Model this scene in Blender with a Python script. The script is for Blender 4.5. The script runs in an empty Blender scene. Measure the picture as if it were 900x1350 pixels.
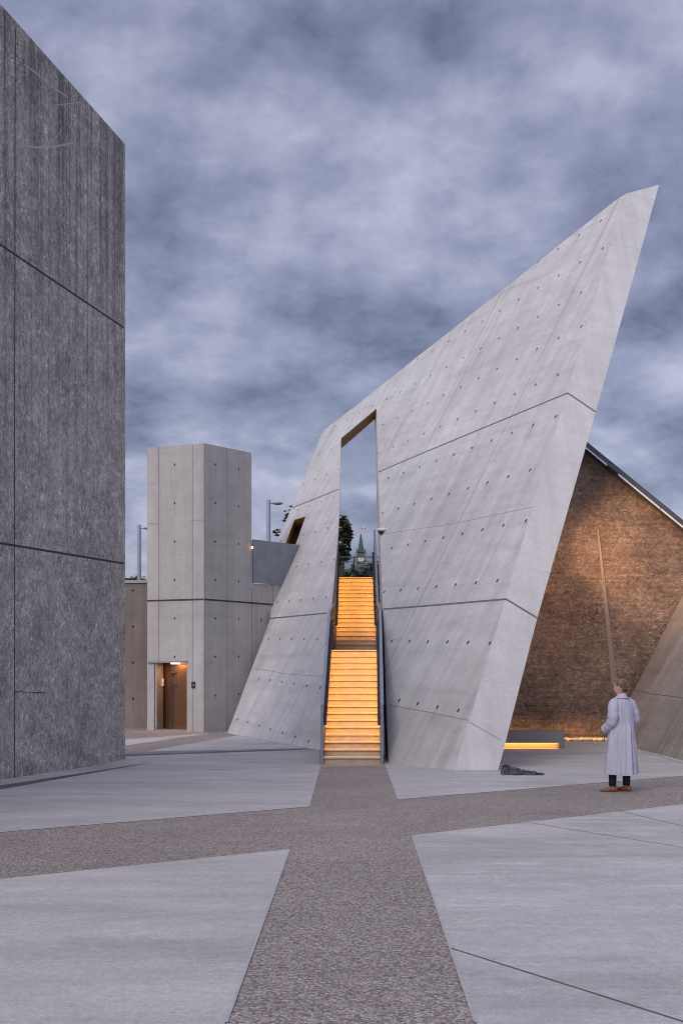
import bpy, bmesh, math, random
from mathutils import Vector, Matrix, noise
from mathutils.geometry import tessellate_polygon
R = math.radians
random.seed(7)
S = bpy.context.scene

# ------------------------------------------------------------------ camera, sky, sun, exposure
F = 1350.0; HV = 850.0; CZ = 2.55          # focal length in photo pixels, horizon row, camera height
cam_d = bpy.data.cameras.new('camera'); cam = bpy.data.objects.new('camera', cam_d)
S.collection.objects.link(cam); S.camera = cam
cam.location = (0, 0, CZ); cam.rotation_euler = (R(90), 0, 0)
cam_d.sensor_fit = 'HORIZONTAL'; cam_d.sensor_width = 24.0; cam_d.lens = 36.0
cam_d.shift_y = (HV - 675) / 900.0; cam_d.clip_end = 6000; cam_d.clip_start = 0.05

SUN_EL, SUN_AZ = R(36), R(212)             # azimuth clockwise from +Y: behind the camera, to its left
W = bpy.data.worlds.new('World'); S.world = W; W.use_nodes = True
nt = W.node_tree; nt.nodes.clear()
def wn(t, **k):
    n = nt.nodes.new(t)
    for a, b in k.items(): setattr(n, a, b)
    return n
def wm(op, a, b=None):
    n = wn('ShaderNodeMath', operation=op)
    for i, x in enumerate((a, b)):
        if x is None: continue
        if isinstance(x, (int, float)): n.inputs[i].default_value = x
        else: nt.links.new(x, n.inputs[i])
    return n.outputs[0]
out = wn('ShaderNodeOutputWorld'); bg = wn('ShaderNodeBackground')
sky = wn('ShaderNodeTexSky', sky_type='NISHITA'); sky.sun_disc = False
sky.sun_elevation = SUN_EL; sky.sun_rotation = SUN_AZ
tc = wn('ShaderNodeTexCoord'); sep = wn('ShaderNodeSeparateXYZ'); nt.links.new(tc.outputs['Generated'], sep.inputs[0])
zc = wm('MAXIMUM', sep.outputs[2], 0.0)
den = wm('ADD', zc, 0.42)
cx = wm('DIVIDE', sep.outputs[0], den); cy = wm('DIVIDE', sep.outputs[1], den)
comb = wn('ShaderNodeCombineXYZ'); nt.links.new(cx, comb.inputs[0]); nt.links.new(cy, comb.inputs[1])
def wnoise(scale, detail, rough, dist, off):
    mp = wn('ShaderNodeMapping'); mp.inputs['Location'].default_value = off
    nt.links.new(comb.outputs[0], mp.inputs[0])
    n = wn('ShaderNodeTexNoise'); n.inputs['Scale'].default_value = scale; n.inputs['Detail'].default_value = detail
    n.inputs['Roughness'].default_value = rough; n.inputs['Distortion'].default_value = dist
    nt.links.new(mp.outputs[0], n.inputs['Vector']); return n.outputs[0]
n1 = wnoise(1.35, 2, .5, .1, (5.3, 2.2, 0)); n2 = wnoise(3.6, 8, .56, .12, (7.7, 0.4, 2)); n3 = wnoise(3.6, 8, .56, .12, (7.7 + .04, 0.4 + .10, 2))
n4 = wnoise(9, 7, .6, .1, (1.2, 5.4, 1)); n5 = wnoise(9, 7, .6, .1, (1.2 + .02, 5.4 + .045, 1))
relief = wm('ADD', wm('MULTIPLY', wm('SUBTRACT', n2, n3), .85), wm('MULTIPLY', wm('SUBTRACT', n4, n5), .38))
mix = wm('ADD', wm('ADD', wm('MULTIPLY', n1, .62), wm('MULTIPLY', n2, .38)), relief)
cr = wn('ShaderNodeValToRGB'); nt.links.new(mix, cr.inputs[0])
e = cr.color_ramp.elements
e[0].position = .24; e[0].color = (.115, .130, .212, 1)
e[1].position = .76; e[1].color = (.45, .455, .575, 1)
m_ = cr.color_ramp.elements.new(.49); m_.color = (.250, .268, .385, 1)
# a cloud deck lets more light through overhead and towards the low sun behind the camera
vd = wn('ShaderNodeVectorMath', operation='DOT_PRODUCT'); nt.links.new(tc.outputs['Generated'], vd.inputs[0])
vd.inputs[1].default_value = (math.sin(SUN_AZ) * .8, math.cos(SUN_AZ) * .8, .6)
glow = wm('MULTIPLY', wm('POWER', wm('MAXIMUM', wm('ADD', vd.outputs['Value'], .25), 0.0), 1.4), 1.05)
fac = wm('ADD', 1.0, glow)
vs = wn('ShaderNodeVectorMath', operation='SCALE'); nt.links.new(cr.outputs[0], vs.inputs[0]); nt.links.new(fac, vs.inputs['Scale'])
sk = wn('ShaderNodeVectorMath', operation='SCALE'); nt.links.new(sky.outputs[0], sk.inputs[0]); sk.inputs['Scale'].default_value = .12
ad = wn('ShaderNodeVectorMath', operation='ADD')
vs2 = wn('ShaderNodeVectorMath', operation='SCALE'); nt.links.new(vs.outputs[0], vs2.inputs[0]); vs2.inputs['Scale'].default_value = 9.0
nt.links.new(vs2.outputs[0], ad.inputs[0]); nt.links.new(sk.outputs[0], ad.inputs[1])
nt.links.new(ad.outputs[0], bg.inputs[0]); bg.inputs[1].default_value = 0.1
nt.links.new(bg.outputs[0], out.inputs[0])

sl = bpy.data.lights.new('sun', 'SUN'); sl.energy = 1.2; sl.angle = R(35); sl.color = (1.0, .89, .78)
so = bpy.data.objects.new('sun', sl); S.collection.objects.link(so)
sd = Vector((math.sin(SUN_AZ) * math.cos(SUN_EL), math.cos(SUN_AZ) * math.cos(SUN_EL), math.sin(SUN_EL)))
so.rotation_euler = sd.to_track_quat('Z', 'Y').to_euler(); so.location = sd * 50
vw = S.view_settings; vw.view_transform = 'Standard'; vw.look = 'None'; vw.gamma = 1; vw.exposure = 0.26; vw.use_curve_mapping = False
S.render.engine = 'CYCLES'; S.cycles.filter_width = 1.0

# ------------------------------------------------------------------ helpers
COL = S.collection
CAM = Vector((0, 0, CZ))
def ray(u, v): return Vector(((u - 450) / F, 1, (HV - v) / F))
def at(u, v, Y): return CAM + ray(u, v) * Y
CREASE = 21.8
def gz(Y):                                   # the plaza falls gently towards the monument, then runs level
    if Y > CREASE: return 0.0
    return 1.0508 - .0482 * max(Y, -12)
def gp(u, v):
    a = (v - HV) / F
    Y = CZ / a
    if Y < CREASE: Y = 1.4992 / (a - .0482)
    return Vector(((u - 450) / F * Y, Y, gz(Y)))
class Plane:
    def __init__(s, p, d, up):
        s.p, s.d, s.w = Vector(p), Vector(d).normalized(), Vector(up).normalized()
        s.n = s.d.cross(s.w)
        if s.n.y > 0: s.n = -s.n
        s.n.normalize()
    def on(s, u, v, off=0.0):                # where the line of sight through a photo pixel meets this plane
        r = ray(u, v); p = s.p + s.n * off
        return CAM + r * ((p - CAM).dot(s.n) / r.dot(s.n))
    def st(s, P): q = P - s.p; return (q.dot(s.d), q.dot(s.w))

def new_obj(name, bm, mat, parent=None, smooth=False):
    me = bpy.data.meshes.new(name)
    bmesh.ops.recalc_face_normals(bm, faces=bm.faces)
    bm.to_mesh(me); bm.free()
    for p in me.polygons: p.use_smooth = smooth
    if mat: me.materials.append(mat)
    o = bpy.data.objects.new(name, me); COL.objects.link(o)
    if parent: o.parent = parent; o.matrix_parent_inverse = Matrix.Identity(4); o.location = -Vector(parent.location) if parent.rotation_euler.z == 0 and parent.parent is None else (0, 0, 0)
    return o
def thing(name, label, cat, loc=(0, 0, 0), group=None):
    o = bpy.data.objects.new(name, None); COL.objects.link(o); o.location = loc; o.empty_display_size = .2
    tag(o, label, cat, group); return o
def tag(o, label=None, cat=None, group=None, kind=None):
    if label: o['label'] = label
    if cat: o['category'] = cat
    if group: o['group'] = group
    if kind: o['kind'] = kind
    return o

def fill(bm, loops, uvf=None, mi=0):
    """flat polygon with holes"""
    uv = bm.loops.layers.uv.verify()
    flat = [p for l in loops for p in l]
    vs = [bm.verts.new(p) for p in flat]
    nr = Vector()
    for i, p in enumerate(loops[0]): nr += Vector(loops[0][i - 1]).cross(Vector(p))
    nr.normalize(); ax = (Vector(loops[0][1]) - Vector(loops[0][0])).normalized(); ay = nr.cross(ax)
    for t in tessellate_polygon([[Vector((Vector(p).dot(ax), Vector(p).dot(ay), 0)) for p in l] for l in loops]):
        try: f = bm.faces.new([vs[i] for i in t])
        except ValueError: continue
        f.material_index = mi
        if uvf:
            for lp in f.loops: lp[uv].uv = uvf(lp.vert.co)
    return vs
def quad(bm, pts, uvs=None, mi=0):
    uv = bm.loops.layers.uv.verify()
    f = bm.faces.new([bm.verts.new(p) for p in pts]); f.material_index = mi
    if uvs is None:
        a = (Vector(pts[1]) - Vector(pts[0])).length; b = (Vector(pts[-1]) - Vector(pts[0])).length
        uvs = [(0, 0), (a, 0), (a, b), (0, b)][:len(pts)]
    for lp, q in zip(f.loops, uvs): lp[uv].uv = q
    return f
def slab(bm, loops, V, uvf=None, skip=()):
    """thick slab: traced face, pushed back by V, with its edge faces"""
    V = Vector(V)
    fill(bm, loops, uvf)
    fill(bm, [[p + V for p in l] for l in loops], (lambda co: uvf(co - V)) if uvf else None)
    for li, l in enumerate(loops):
        for i in range(len(l)):
            if (li, i) in skip: continue
            a, b = l[i], l[(i + 1) % len(l)]
            L = (b - a).length; T = V.length
            quad(bm, [a, b, b + V, a + V], [(0, 0), (0, L), (T, L), (T, 0)])
def box(bm, c, s, M=None):
    c = Vector(c); hx, hy, hz = s[0] / 2, s[1] / 2, s[2] / 2
    P = [Vector((x * hx, y * hy, z * hz)) for x in (-1, 1) for y in (-1, 1) for z in (-1, 1)]
    if M: P = [M @ p for p in P]
    v = [bm.verts.new(p + c) for p in P]
    for q in ((0, 1, 3, 2), (4, 6, 7, 5), (0, 4, 5, 1), (2, 3, 7, 6), (0, 2, 6, 4), (1, 5, 7, 3)):
        bm.faces.new([v[i] for i in q])
def tube(bm, pts, rads, n=10, cap=True):
    pts = [Vector(p) for p in pts]
    if isinstance(rads, (int, float)): rads = [rads] * len(pts)
    rings = []; a = None
    for i, p in enumerate(pts):
        d = (pts[min(i + 1, len(pts) - 1)] - pts[max(i - 1, 0)]).normalized()
        if a is None:
            a = d.cross(Vector((0, 0, 1)))
            if a.length < .5: a = d.cross(Vector((0, 1, 0)))
        a = (a - d * a.dot(d)).normalized(); b = d.cross(a)
        rings.append([bm.verts.new(p + (a * math.cos(t) + b * math.sin(t)) * rads[i]) for t in [2 * math.pi * k / n for k in range(n)]])
    skin(bm, rings, cap)
def skin(bm, rings, cap=True):
    n = len(rings[0])
    for a, b in zip(rings, rings[1:]):
        for k in range(n): bm.faces.new([a[k], a[(k + 1) % n], b[(k + 1) % n], b[k]])
    if cap:
        bm.faces.new(rings[0][::-1]); bm.faces.new(rings[-1])
def ell(bm, c, r, seg=16, M=None):
    d = bmesh.ops.create_uvsphere(bm, u_segments=seg, v_segments=seg // 2, radius=1)
    for v in d['verts']:
        p = Vector((v.co.x * r[0], v.co.y * r[1], v.co.z * r[2]))
        if M: p = M @ p
        v.co = p + Vector(c)
def strip(bm, pts, w, nrm):
    """thin line of width w (metres) lying on a surface with normal nrm, through 3-D points"""
    nrm = Vector(nrm)
    for a, b in zip(pts, pts[1:]):
        s = (b - a).normalized().cross(nrm).normalized() * w / 2
        o = nrm * .004
        P = [a - s + o, b - s + o, b + s + o, a + s + o]; Q = [p - nrm * .003 for p in P]
        f = [bm.verts.new(p) for p in P]; g = [bm.verts.new(p) for p in Q]
        bm.faces.new(f)
        for i in range(4): bm.faces.new([f[i], g[i], g[(i + 1) % 4], f[(i + 1) % 4]])
def lamp(name, kind, loc, energy, color, parent=None, aim=None, **k):
    l = bpy.data.lights.new(name, kind); l.energy = energy; l.color = color
    for a, b in k.items(): setattr(l, a, b)
    o = bpy.data.objects.new(name, l); COL.objects.link(o); o.location = loc
    if aim is not None: o.rotation_euler = (Vector(loc) - Vector(aim)).to_track_quat('Z', 'Y').to_euler()
    return o

# ------------------------------------------------------------------ materials
class Mat:
    def __init__(s, name):
        s.m = bpy.data.materials.new(name); s.m.use_nodes = True; s.t = s.m.node_tree
        s.b = s.t.nodes['Principled BSDF']
    def node(s, t, **k):
        n = s.t.nodes.new(t)
        for a, b in k.items(): setattr(n, a, b)
        return n
    def put(s, inp, x):
        if isinstance(x, (int, float, tuple)): inp.default_value = x if not isinstance(x, tuple) or inp.type == 'RGBA' else x[:3]
        else: s.t.links.new(x, inp)
    def math(s, op, a, b=None, c=None, clamp=False):
        n = s.node('ShaderNodeMath', operation=op); n.use_clamp = clamp
        for i, x in enumerate((a, b, c)):
            if x is not None: s.put(n.inputs[i], x)
        return n.outputs[0]
    def coord(s, kind='UV', scale=(1, 1, 1), loc=(0, 0, 0), rot=(0, 0, 0)):
        t = s.node('ShaderNodeTexCoord'); m = s.node('ShaderNodeMapping')
        m.inputs['Scale'].default_value = scale; m.inputs['Location'].default_value = loc; m.inputs['Rotation'].default_value = rot
        s.t.links.new(t.outputs[kind], m.inputs[0]); return m.outputs[0]
    def noise(s, vec, scale, detail=4, rough=.55, dist=0.0):
        n = s.node('ShaderNodeTexNoise'); s.put(n.inputs['Vector'], vec)
        n.inputs['Scale'].default_value = scale; n.inputs['Detail'].default_value = detail
        n.inputs['Roughness'].default_value = rough; n.inputs['Distortion'].default_value = dist
        return n.outputs[0]
    def rng(s, x, a, b, c, d, clamp=True):
        n = s.node('ShaderNodeMapRange'); n.clamp = clamp; s.put(n.inputs[0], x)
        for i, q in enumerate((a, b, c, d)): n.inputs[i + 1].default_value = q
        return n.outputs[0]
    def mix(s, f, a, b, mode='MIX'):
        n = s.node('ShaderNodeMix', data_type='RGBA', blend_type=mode)
        s.put(n.inputs[0], f); s.put(n.inputs[6], a); s.put(n.inputs[7], b); return n.outputs[2]
    def scale(s, col, f):
        n = s.node('ShaderNodeVectorMath', operation='SCALE'); s.put(n.inputs[0], col); s.put(n.inputs['Scale'], f); return n.outputs[0]
    def bump(s, h, strength=.3, dist=.01):
        n = s.node('ShaderNodeBump'); n.inputs['Strength'].default_value = strength; n.inputs['Distance'].default_value = dist
        s.put(n.inputs['Height'], h); s.t.links.new(n.outputs[0], s.b.inputs['Normal'])
    def done(s, col, rough=.85, metal=0.0):
        s.put(s.b.inputs['Base Color'], col); s.put(s.b.inputs['Roughness'], rough); s.b.inputs['Metallic'].default_value = metal
        return s.m
def c4(*c): return (c[0], c[1], c[2], 1)

def plain(name, col, rough=.6, metal=0.0, var=.12, sc=6):
    M = Mat(name); n = M.noise(M.coord('Object'), sc, 5)
    return M.done(M.scale(c4(*col), M.rng(n, .25, .75, 1 - var, 1 + var)), rough, metal)
def glowing(name, col, strength):
    M = Mat(name); M.b.inputs['Emission Color'].default_value = c4(*col); M.b.inputs['Emission Strength'].default_value = strength
    return M.done(c4(*col), .5)

def concrete(name, a, b, holes=None, warp=False, streak=.12, streak_sc=(2.2, .12, 1), seed=0.0, blotch=.10, hole_r=.036, scuff=0.0, lines=(), band=0.0):
    """cast concrete in wall metres (UV): clouding, runs down the face, fine grain, pin holes, tie holes and form lines"""
    M = Mat(name)
    tx = M.node('ShaderNodeTexCoord'); sp = M.node('ShaderNodeSeparateXYZ'); M.t.links.new(tx.outputs['UV'], sp.inputs[0])
    s_, t_ = sp.outputs[0], sp.outputs[1]
    uv = M.coord('UV', loc=(seed, seed * 1.7, 0)); st = M.coord('UV', scale=streak_sc, loc=(seed * 2.1, seed, 0))
    base = M.mix(M.rng(M.noise(uv, .35, 4, .5), .3, .7, 0, 1), c4(*a), c4(*b))
    f = M.rng(M.noise(uv, 1.7, 7, .62), .25, .75, 1 - blotch, 1 + blotch)
    f = M.math('MULTIPLY', f, M.rng(M.noise(st, 1.6, 6, .6), .3, .72, 1 + streak * .6, 1 - streak))
    st2 = M.coord('UV', scale=(streak_sc[0] * 3.3, streak_sc[1] * 1.6, 1), loc=(seed, 3, 0))
    f = M.math('MULTIPLY', f, M.rng(M.noise(st2, 2.0, 4, .6), .55, .75, 1, 1 - streak * .8))
    hz = M.coord('UV', scale=(.22, 2.1, 1), loc=(seed, 9, 0))
    f = M.math('MULTIPLY', f, M.rng(M.noise(hz, 1.5, 6, .62), .5, .74, 1, 1 - blotch * 1.1))
    grain = M.noise(uv, 38, 3, .7)
    f = M.math('MULTIPLY', f, M.rng(grain, .3, .7, .88, 1.11))
    f = M.math('MULTIPLY', f, M.rng(M.noise(uv, 9, 5, .75), .3, .7, .93, 1.06))
    pin = M.rng(M.noise(uv, 19, 2, .5), .70, .76, 1, .80)
    f = M.math('MULTIPLY', f, pin)
    for L in lines:                                    # faint vertical seams between formwork sheets
        d = M.math('ABSOLUTE', M.math('SUBTRACT', s_, L))
        f = M.math('MULTIPLY', f, M.rng(d, .008, .024, .62, 1))
    if holes:
        dx, dy, ox, oy = holes
        t2 = t_
        if warp: t2 = M.math('ADD', t_, M.math('MULTIPLY', M.math('MULTIPLY', M.math('SUBTRACT', t_, 4.0), s_), .02))
        fx = M.math('MULTIPLY', M.math('SUBTRACT', M.math('FRACT', M.math('ADD', M.math('DIVIDE', M.math('SUBTRACT', s_, ox), dx), 100.5)), .5), dx)
        fy = M.math('MULTIPLY', M.math('SUBTRACT', M.math('FRACT', M.math('ADD', M.math('DIVIDE', M.math('SUBTRACT', t2, oy), dy), 100.5)), .5), dy)
        r = M.math('SQRT', M.math('ADD', M.math('MULTIPLY', fx, fx), M.math('MULTIPLY', M.math('MULTIPLY', fy, fy), .5)))
        f = M.math('MULTIPLY', f, M.rng(r, hole_r * .75, hole_r * 1.1, .16, 1))  # dots painted dark and tall for the shade inside the tie holes
        ring = M.math('MULTIPLY', M.rng(r, hole_r * 1.2, hole_r * 2.6, 1, 0), M.rng(r, hole_r * .9, hole_r * 1.2, 0, 1))
        f = M.math('MULTIPLY', f, M.math('ADD', 1.0, M.math('MULTIPLY', ring, .10)))
        # a short grey run under every hole, of uneven strength
        run = M.math('MULTIPLY', M.rng(M.math('ABSOLUTE', fx), hole_r * .3, hole_r * 1.3, 1, 0),
                     M.math('MULTIPLY', M.rng(fy, -.55, -.02, 0, 1), M.rng(fy, -.01, .03, 1, 0)))
        run = M.math('MULTIPLY', run, M.rng(M.noise(uv, 1.1, 2), .4, .7, 0, .35))
        f = M.math('MULTIPLY', f, M.math('SUBTRACT', 1.0, run))
    if band:
        w = M.node('ShaderNodeTexWave', wave_type='BANDS', bands_direction='Y'); M.put(w.inputs[0], uv)
        w.inputs['Scale'].default_value = .42; w.inputs['Distortion'].default_value = 3.5; w.inputs['Detail'].default_value = 4; w.inputs['Detail Scale'].default_value = 1.2
        f = M.math('MULTIPLY', f, M.rng(w.outputs['Fac'], .0, .3, 1 - band, 1))
    if scuff:
        sc = M.noise(M.coord('UV', scale=(.6, 3.2, 1), rot=(0, 0, R(32)), loc=(4, 2, 0)), 3.0, 8, .68, .6)
        f = M.math('MULTIPLY', f, M.rng(sc, .60, .74, 1, 1 + scuff))
    M.bump(M.math('ADD', M.noise(uv, 3, 8, .62), M.math('MULTIPLY', grain, .25)), .35, .02)
    return M.done(M.scale(base, f), M.rng(M.noise(uv, 2.2, 4), .3, .7, .72, .92))

def etched(name, a, b, c, stretch, seed=0, streak=.35, runs=True):
    """concrete with a forest photograph blasted into it: a tangle of fine pale scratches and blotches"""
    M = Mat(name)
    tx = M.node('ShaderNodeTexCoord'); sp = M.node('ShaderNodeSeparateXYZ'); M.t.links.new(tx.outputs['UV'], sp.inputs[0])
    uv = M.coord('UV', loc=(seed, seed * .7, 0)); us = M.coord('UV', scale=stretch, loc=(seed, 2, 0))
    base = M.mix(M.rng(M.noise(uv, .55, 6, .6), .33, .68, 0, 1), c4(*a), c4(*b))
    # fine fibres: thin bands around the middle value of a warped noise
    def fib(sc, dist, w, vec):
        n = M.noise(vec, sc, 4, .6, dist); d = M.math('ABSOLUTE', M.math('SUBTRACT', n, .5)); return M.rng(d, 0, w, 1, 0)
    m1 = M.rng(M.noise(uv, 1.3, 5, .65), .38, .60, .15, 1)
    g = M.math('MULTIPLY', fib(3.2, 2.6, .022, us), M.math('ADD', .25, M.math('MULTIPLY', m1, .75)))
    g2 = M.math('MULTIPLY', fib(6.5, 2.0, .045, us), M.math('ADD', .2, M.math('MULTIPLY', m1, .8)))
    sp2 = M.rng(M.noise(us, 17, 5, .8), .54, .66, 0, 1)
    tot = M.math('ADD', M.math('MULTIPLY', g, .60), M.math('ADD', M.math('MULTIPLY', g2, .50), M.math('MULTIPLY', sp2, .50)), clamp=True)
    col = M.mix(tot, base, c4(*c))
    f = M.rng(M.noise(us, 9, 7, .82), .32, .68, .42, 1.55)
    f = M.math('MULTIPLY', f, M.rng(M.noise(uv, 2.4, 5, .65), .3, .7, .72, 1.28))
    if runs:                                           # dark rain runs, strong near the top and dying out lower down
        st = M.coord('UV', scale=(2.6, .05, 1), loc=(seed + .3, 0, 0))
        hi = M.rng(sp.outputs[1], 4.5, 12.5, .15, 1)
        rn = M.rng(M.noise(st, 2.2, 5, .65), .46, .60, 0, streak)
        f = M.math('MULTIPLY', f, M.math('SUBTRACT', 1.0, M.math('MULTIPLY', rn, hi)))
        st = M.coord('UV', scale=(7, .09, 1), loc=(seed, 5, 0))
        rn = M.rng(M.noise(st, 2.2, 3, .6), .55, .68, 0, streak * .9)
        f = M.math('MULTIPLY', f, M.math('SUBTRACT', 1.0, M.math('MULTIPLY', rn, hi)))
    else:                                              # horizontal board texture
        st = M.coord('UV', scale=(.25, 9, 1), loc=(seed, 5, 0))
        f = M.math('MULTIPLY', f, M.rng(M.noise(st, 1.4, 5, .7), .38, .66, 1.10, .78))
    M.bump(M.noise(us, 9, 7, .7), .7, .03)
    return M.done(M.scale(col, f), .85)

def aggregate_mat():
    M = Mat('exposed_aggregate'); ob = M.coord('Object')
    v = M.node('ShaderNodeTexVoronoi'); M.put(v.inputs['Vector'], ob); v.inputs['Scale'].default_value = 68; 
    cr_ = M.node('ShaderNodeSeparateColor'); M.t.links.new(v.outputs['Color'], cr_.inputs[0])
    c = M.mix(cr_.outputs[0], c4(.18, .155, .14), c4(.60, .52, .47))
    c = M.mix(M.rng(cr_.outputs[1], .55, .95, 0, .55), c, c4(.30, .19, .14))
    c = M.mix(M.rng(cr_.outputs[2], .86, .93, 0, .8), c, c4(.55, .54, .53))
    gap = M.rng(v.outputs['Distance'], .30, .62, 1, .62)
    f = M.math('MULTIPLY', gap, M.rng(M.noise(ob, .5, 5, .6), .3, .7, .88, 1.10))
    f = M.math('MULTIPLY', f, M.rng(M.noise(M.coord('Object', scale=(.35, 1, 1)), 3, 6, .65), .3, .7, .90, 1.08))
    M.bump(M.math('SUBTRACT', 1.0, v.outputs['Distance']), .7, .006)
    return M.done(M.scale(c, f), .8)
def pave_mat(name, a, b, seed, scuff=.10):
    M = Mat(name); ob = M.coord('Object', loc=(seed, seed, 0)); wide = M.coord('Object', scale=(.35, 1, 1), loc=(seed, 2, 0))
    base = M.mix(M.rng(M.noise(wide, .45, 5, .6), .32, .68, 0, 1), c4(*a), c4(*b))
    f = M.rng(M.noise(wide, 1.6, 8, .66), .28, .72, .80, 1.14)
    f = M.math('MULTIPLY', f, M.rng(M.noise(wide, .9, 7, .7, .4), .50, .68, 1, .80))
    f = M.math('MULTIPLY', f, M.rng(M.noise(ob, 7, 6, .75), .3, .7, .93, 1.06))
    f = M.math('MULTIPLY', f, M.rng(M.noise(ob, 75, 3, .8), .35, .65, .84, 1.14))
    f = M.math('MULTIPLY', f, M.rng(M.noise(ob, 22, 5, .75), .35, .65, .88, 1.10))
    f = M.math('MULTIPLY', f, M.rng(M.noise(ob, 34, 2, .5), .68, .74, 1, .72))
    sc = M.noise(M.coord('Object', scale=(.35, 2.6, 1), rot=(0, 0, R(-38)), loc=(seed, 2, 0)), 2.2, 8, .7, .8)
    f = M.math('MULTIPLY', f, M.rng(sc, .56, .72, 1, 1 + scuff))
    sc = M.noise(M.coord('Object', scale=(.25, 3.5, 1), rot=(0, 0, R(40)), loc=(seed, 6, 0)), 2.5, 7, .7, .5)
    f = M.math('MULTIPLY', f, M.rng(sc, .60, .74, 1, 1 + scuff * .7))
    wn_ = M.noise(M.coord('Object', scale=(1, 1.4, 1), loc=(seed, 3, 0)), .8, 3, .5, 1.6)       # faint curved drag marks
    mk = M.math('MULTIPLY', M.rng(M.math('ABSOLUTE', M.math('SUBTRACT', wn_, .5)), 0, .012, 1, 0), M.rng(M.noise(ob, .9, 5, .7), .48, .62, 0, 1))
    f = M.math('MULTIPLY', f, M.math('ADD', 1.0, M.math('MULTIPLY', mk, scuff * .6)))
    M.bump(M.noise(ob, 30, 5, .7), .25, .004)
    return M.done(M.scale(base, f), M.rng(M.noise(ob, 1.5, 5), .3, .7, .62, .85))

m_main = concrete('pale_cast_concrete', (.50, .475, .46), (.60, .58, .565), hole_r=.041, holes=(.765, 1.634, .78, 6.25), warp=True, streak=.15, seed=2.0, blotch=.12, lines=(4.25, 7.87), band=.04)
m_end = concrete('pale_cast_concrete_end', (.52, .50, .49), (.62, .60, .585), streak=.10, seed=5.0, blotch=.08)
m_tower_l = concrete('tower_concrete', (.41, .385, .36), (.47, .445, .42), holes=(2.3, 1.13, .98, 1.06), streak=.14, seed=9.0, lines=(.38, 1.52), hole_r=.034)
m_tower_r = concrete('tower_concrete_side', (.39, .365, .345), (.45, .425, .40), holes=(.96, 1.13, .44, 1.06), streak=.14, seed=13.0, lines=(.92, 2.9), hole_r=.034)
m_retain = concrete('dark_retaining_concrete', (.20, .165, .145), (.26, .215, .19), holes=(.55, 1.1, .2, .9), streak=.2, seed=21.0)
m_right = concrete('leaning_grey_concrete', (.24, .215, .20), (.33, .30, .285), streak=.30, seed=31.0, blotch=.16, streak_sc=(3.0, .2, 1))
m_left = etched('etched_dark_concrete', (.25, .225, .205), (.41, .375, .345), (.88, .84, .80), (1.25, .7, 1), seed=3, streak=.50)
m_brown = etched('etched_brown_concrete', (.11, .072, .052), (.23, .155, .11), (.52, .40, .31), (.8, 1.05, 1), seed=11, runs=False)
m_joint = plain('joint_shadow_gap', (.055, .05, .05), .9)
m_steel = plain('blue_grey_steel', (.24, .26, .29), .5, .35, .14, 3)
m_steel_dk = plain('dark_bronze_steel', (.055, .055, .065), .45, .5, .1, 3)
m_cap = plain('galvanised_cap', (.34, .38, .46), .38, .45, .10, 4)
m_seam = plain('pale_seam_concrete', (.32, .24, .19), .8)
m_agg = aggregate_mat()
m_pav = [pave_mat('plaza_concrete_a', (.46, .44, .42), (.56, .54, .515), 1.3), pave_mat('plaza_concrete_b', (.47, .45, .43), (.57, .55, .53), 6.1, .30), pave_mat('plaza_concrete_c', (.46, .44, .42), (.56, .54, .51), 9.4)]

# ------------------------------------------------------------------ ground
def sheet(name, pts, mat, lift, label_kind='structure', edge=.02, cuts=(CREASE, -12.0)):
    bm = bmesh.new()
    fill(bm, [[Vector((p[0], p[1], 0)) for p in pts]])
    for c in cuts:
        bmesh.ops.bisect_plane(bm, geom=bm.verts[:] + bm.edges[:] + bm.faces[:], plane_co=(0, c, 0), plane_no=(0, 1, 0))
    for v in bm.verts: v.co.z = gz(v.co.y) + lift
    bmesh.ops.remove_doubles(bm, verts=bm.verts, dist=1e-4)
    o = new_obj(name, bm, mat)
    for p in o.data.polygons:
        if p.normal.z < 0: p.flip()
    o['kind'] = label_kind
    return o
def P(u, v): g = gp(u, v); return (g.x, g.y)
sheet('ground', [(-2500, -600), (2500, -600), (2500, 3500), (-2500, 3500)], plain('far_ground', (.09, .1, .06), .9), -.02)
sheet('plaza', [(-45, -12), (45, -12), (45, 37.5), (-45, 37.5)], m_agg, 0)
sheet('pavement', [P(0, 1098), P(408, 1064), P(422, 1012), P(421, 990), P(395, 988.5), P(165, 996.5), (-12, 22.0), (-14, 12.4)], m_pav[0], .004)
sheet('pavement', [P(524, 1054.5), P(900, 1023.5), (13, 17.6), (16, 33), (.95, 33), P(508, 1010), P(510, 1016)], m_pav[1], .004)
a_, b_ = P(0, 1160), P(381, 1120.5); dl = ((a_[0] - b_[0]), (a_[1] - b_[1]))
c_ = P(297, 1350); pd = (c_[0] - b_[0], c_[1] - b_[1])
sheet('pavement', [b_, (b_[0] + dl[0] * 4, b_[1] + dl[1] * 4), (b_[0] + dl[0] * 4 + pd[0] * 3, -8), (b_[0] + pd[0] * 2.6, b_[1] + pd[1] * 2.6)], m_pav[2], .004)
a_, b_ = P(900, 1061), P(543.5, 1102); dl = (a_[0] - b_[0], a_[1] - b_[1]); c_ = P(627.5, 1350); pd = (c_[0] - b_[0], c_[1] - b_[1])
sheet('pavement', [b_, (b_[0] + pd[0] * 2.6, b_[1] + pd[1] * 2.6), (b_[0] + dl[0] * 3, b_[1] + pd[1] * 2.6), (b_[0] + dl[0] * 3, b_[1] + dl[1] * 3)], m_pav[1], .004)
sheet('pavement', [P(120, 988), P(165, 983.5), P(283, 966.5), P(165, 975.5), P(120, 979)], m_pav[1], .004)
sheet('pavement', [P(191, 991.5), P(313, 970), P(405, 987)], m_pav[1], .004)
m_drain = plain('drain_slot_steel', (.11, .11, .125), .6)
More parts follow.
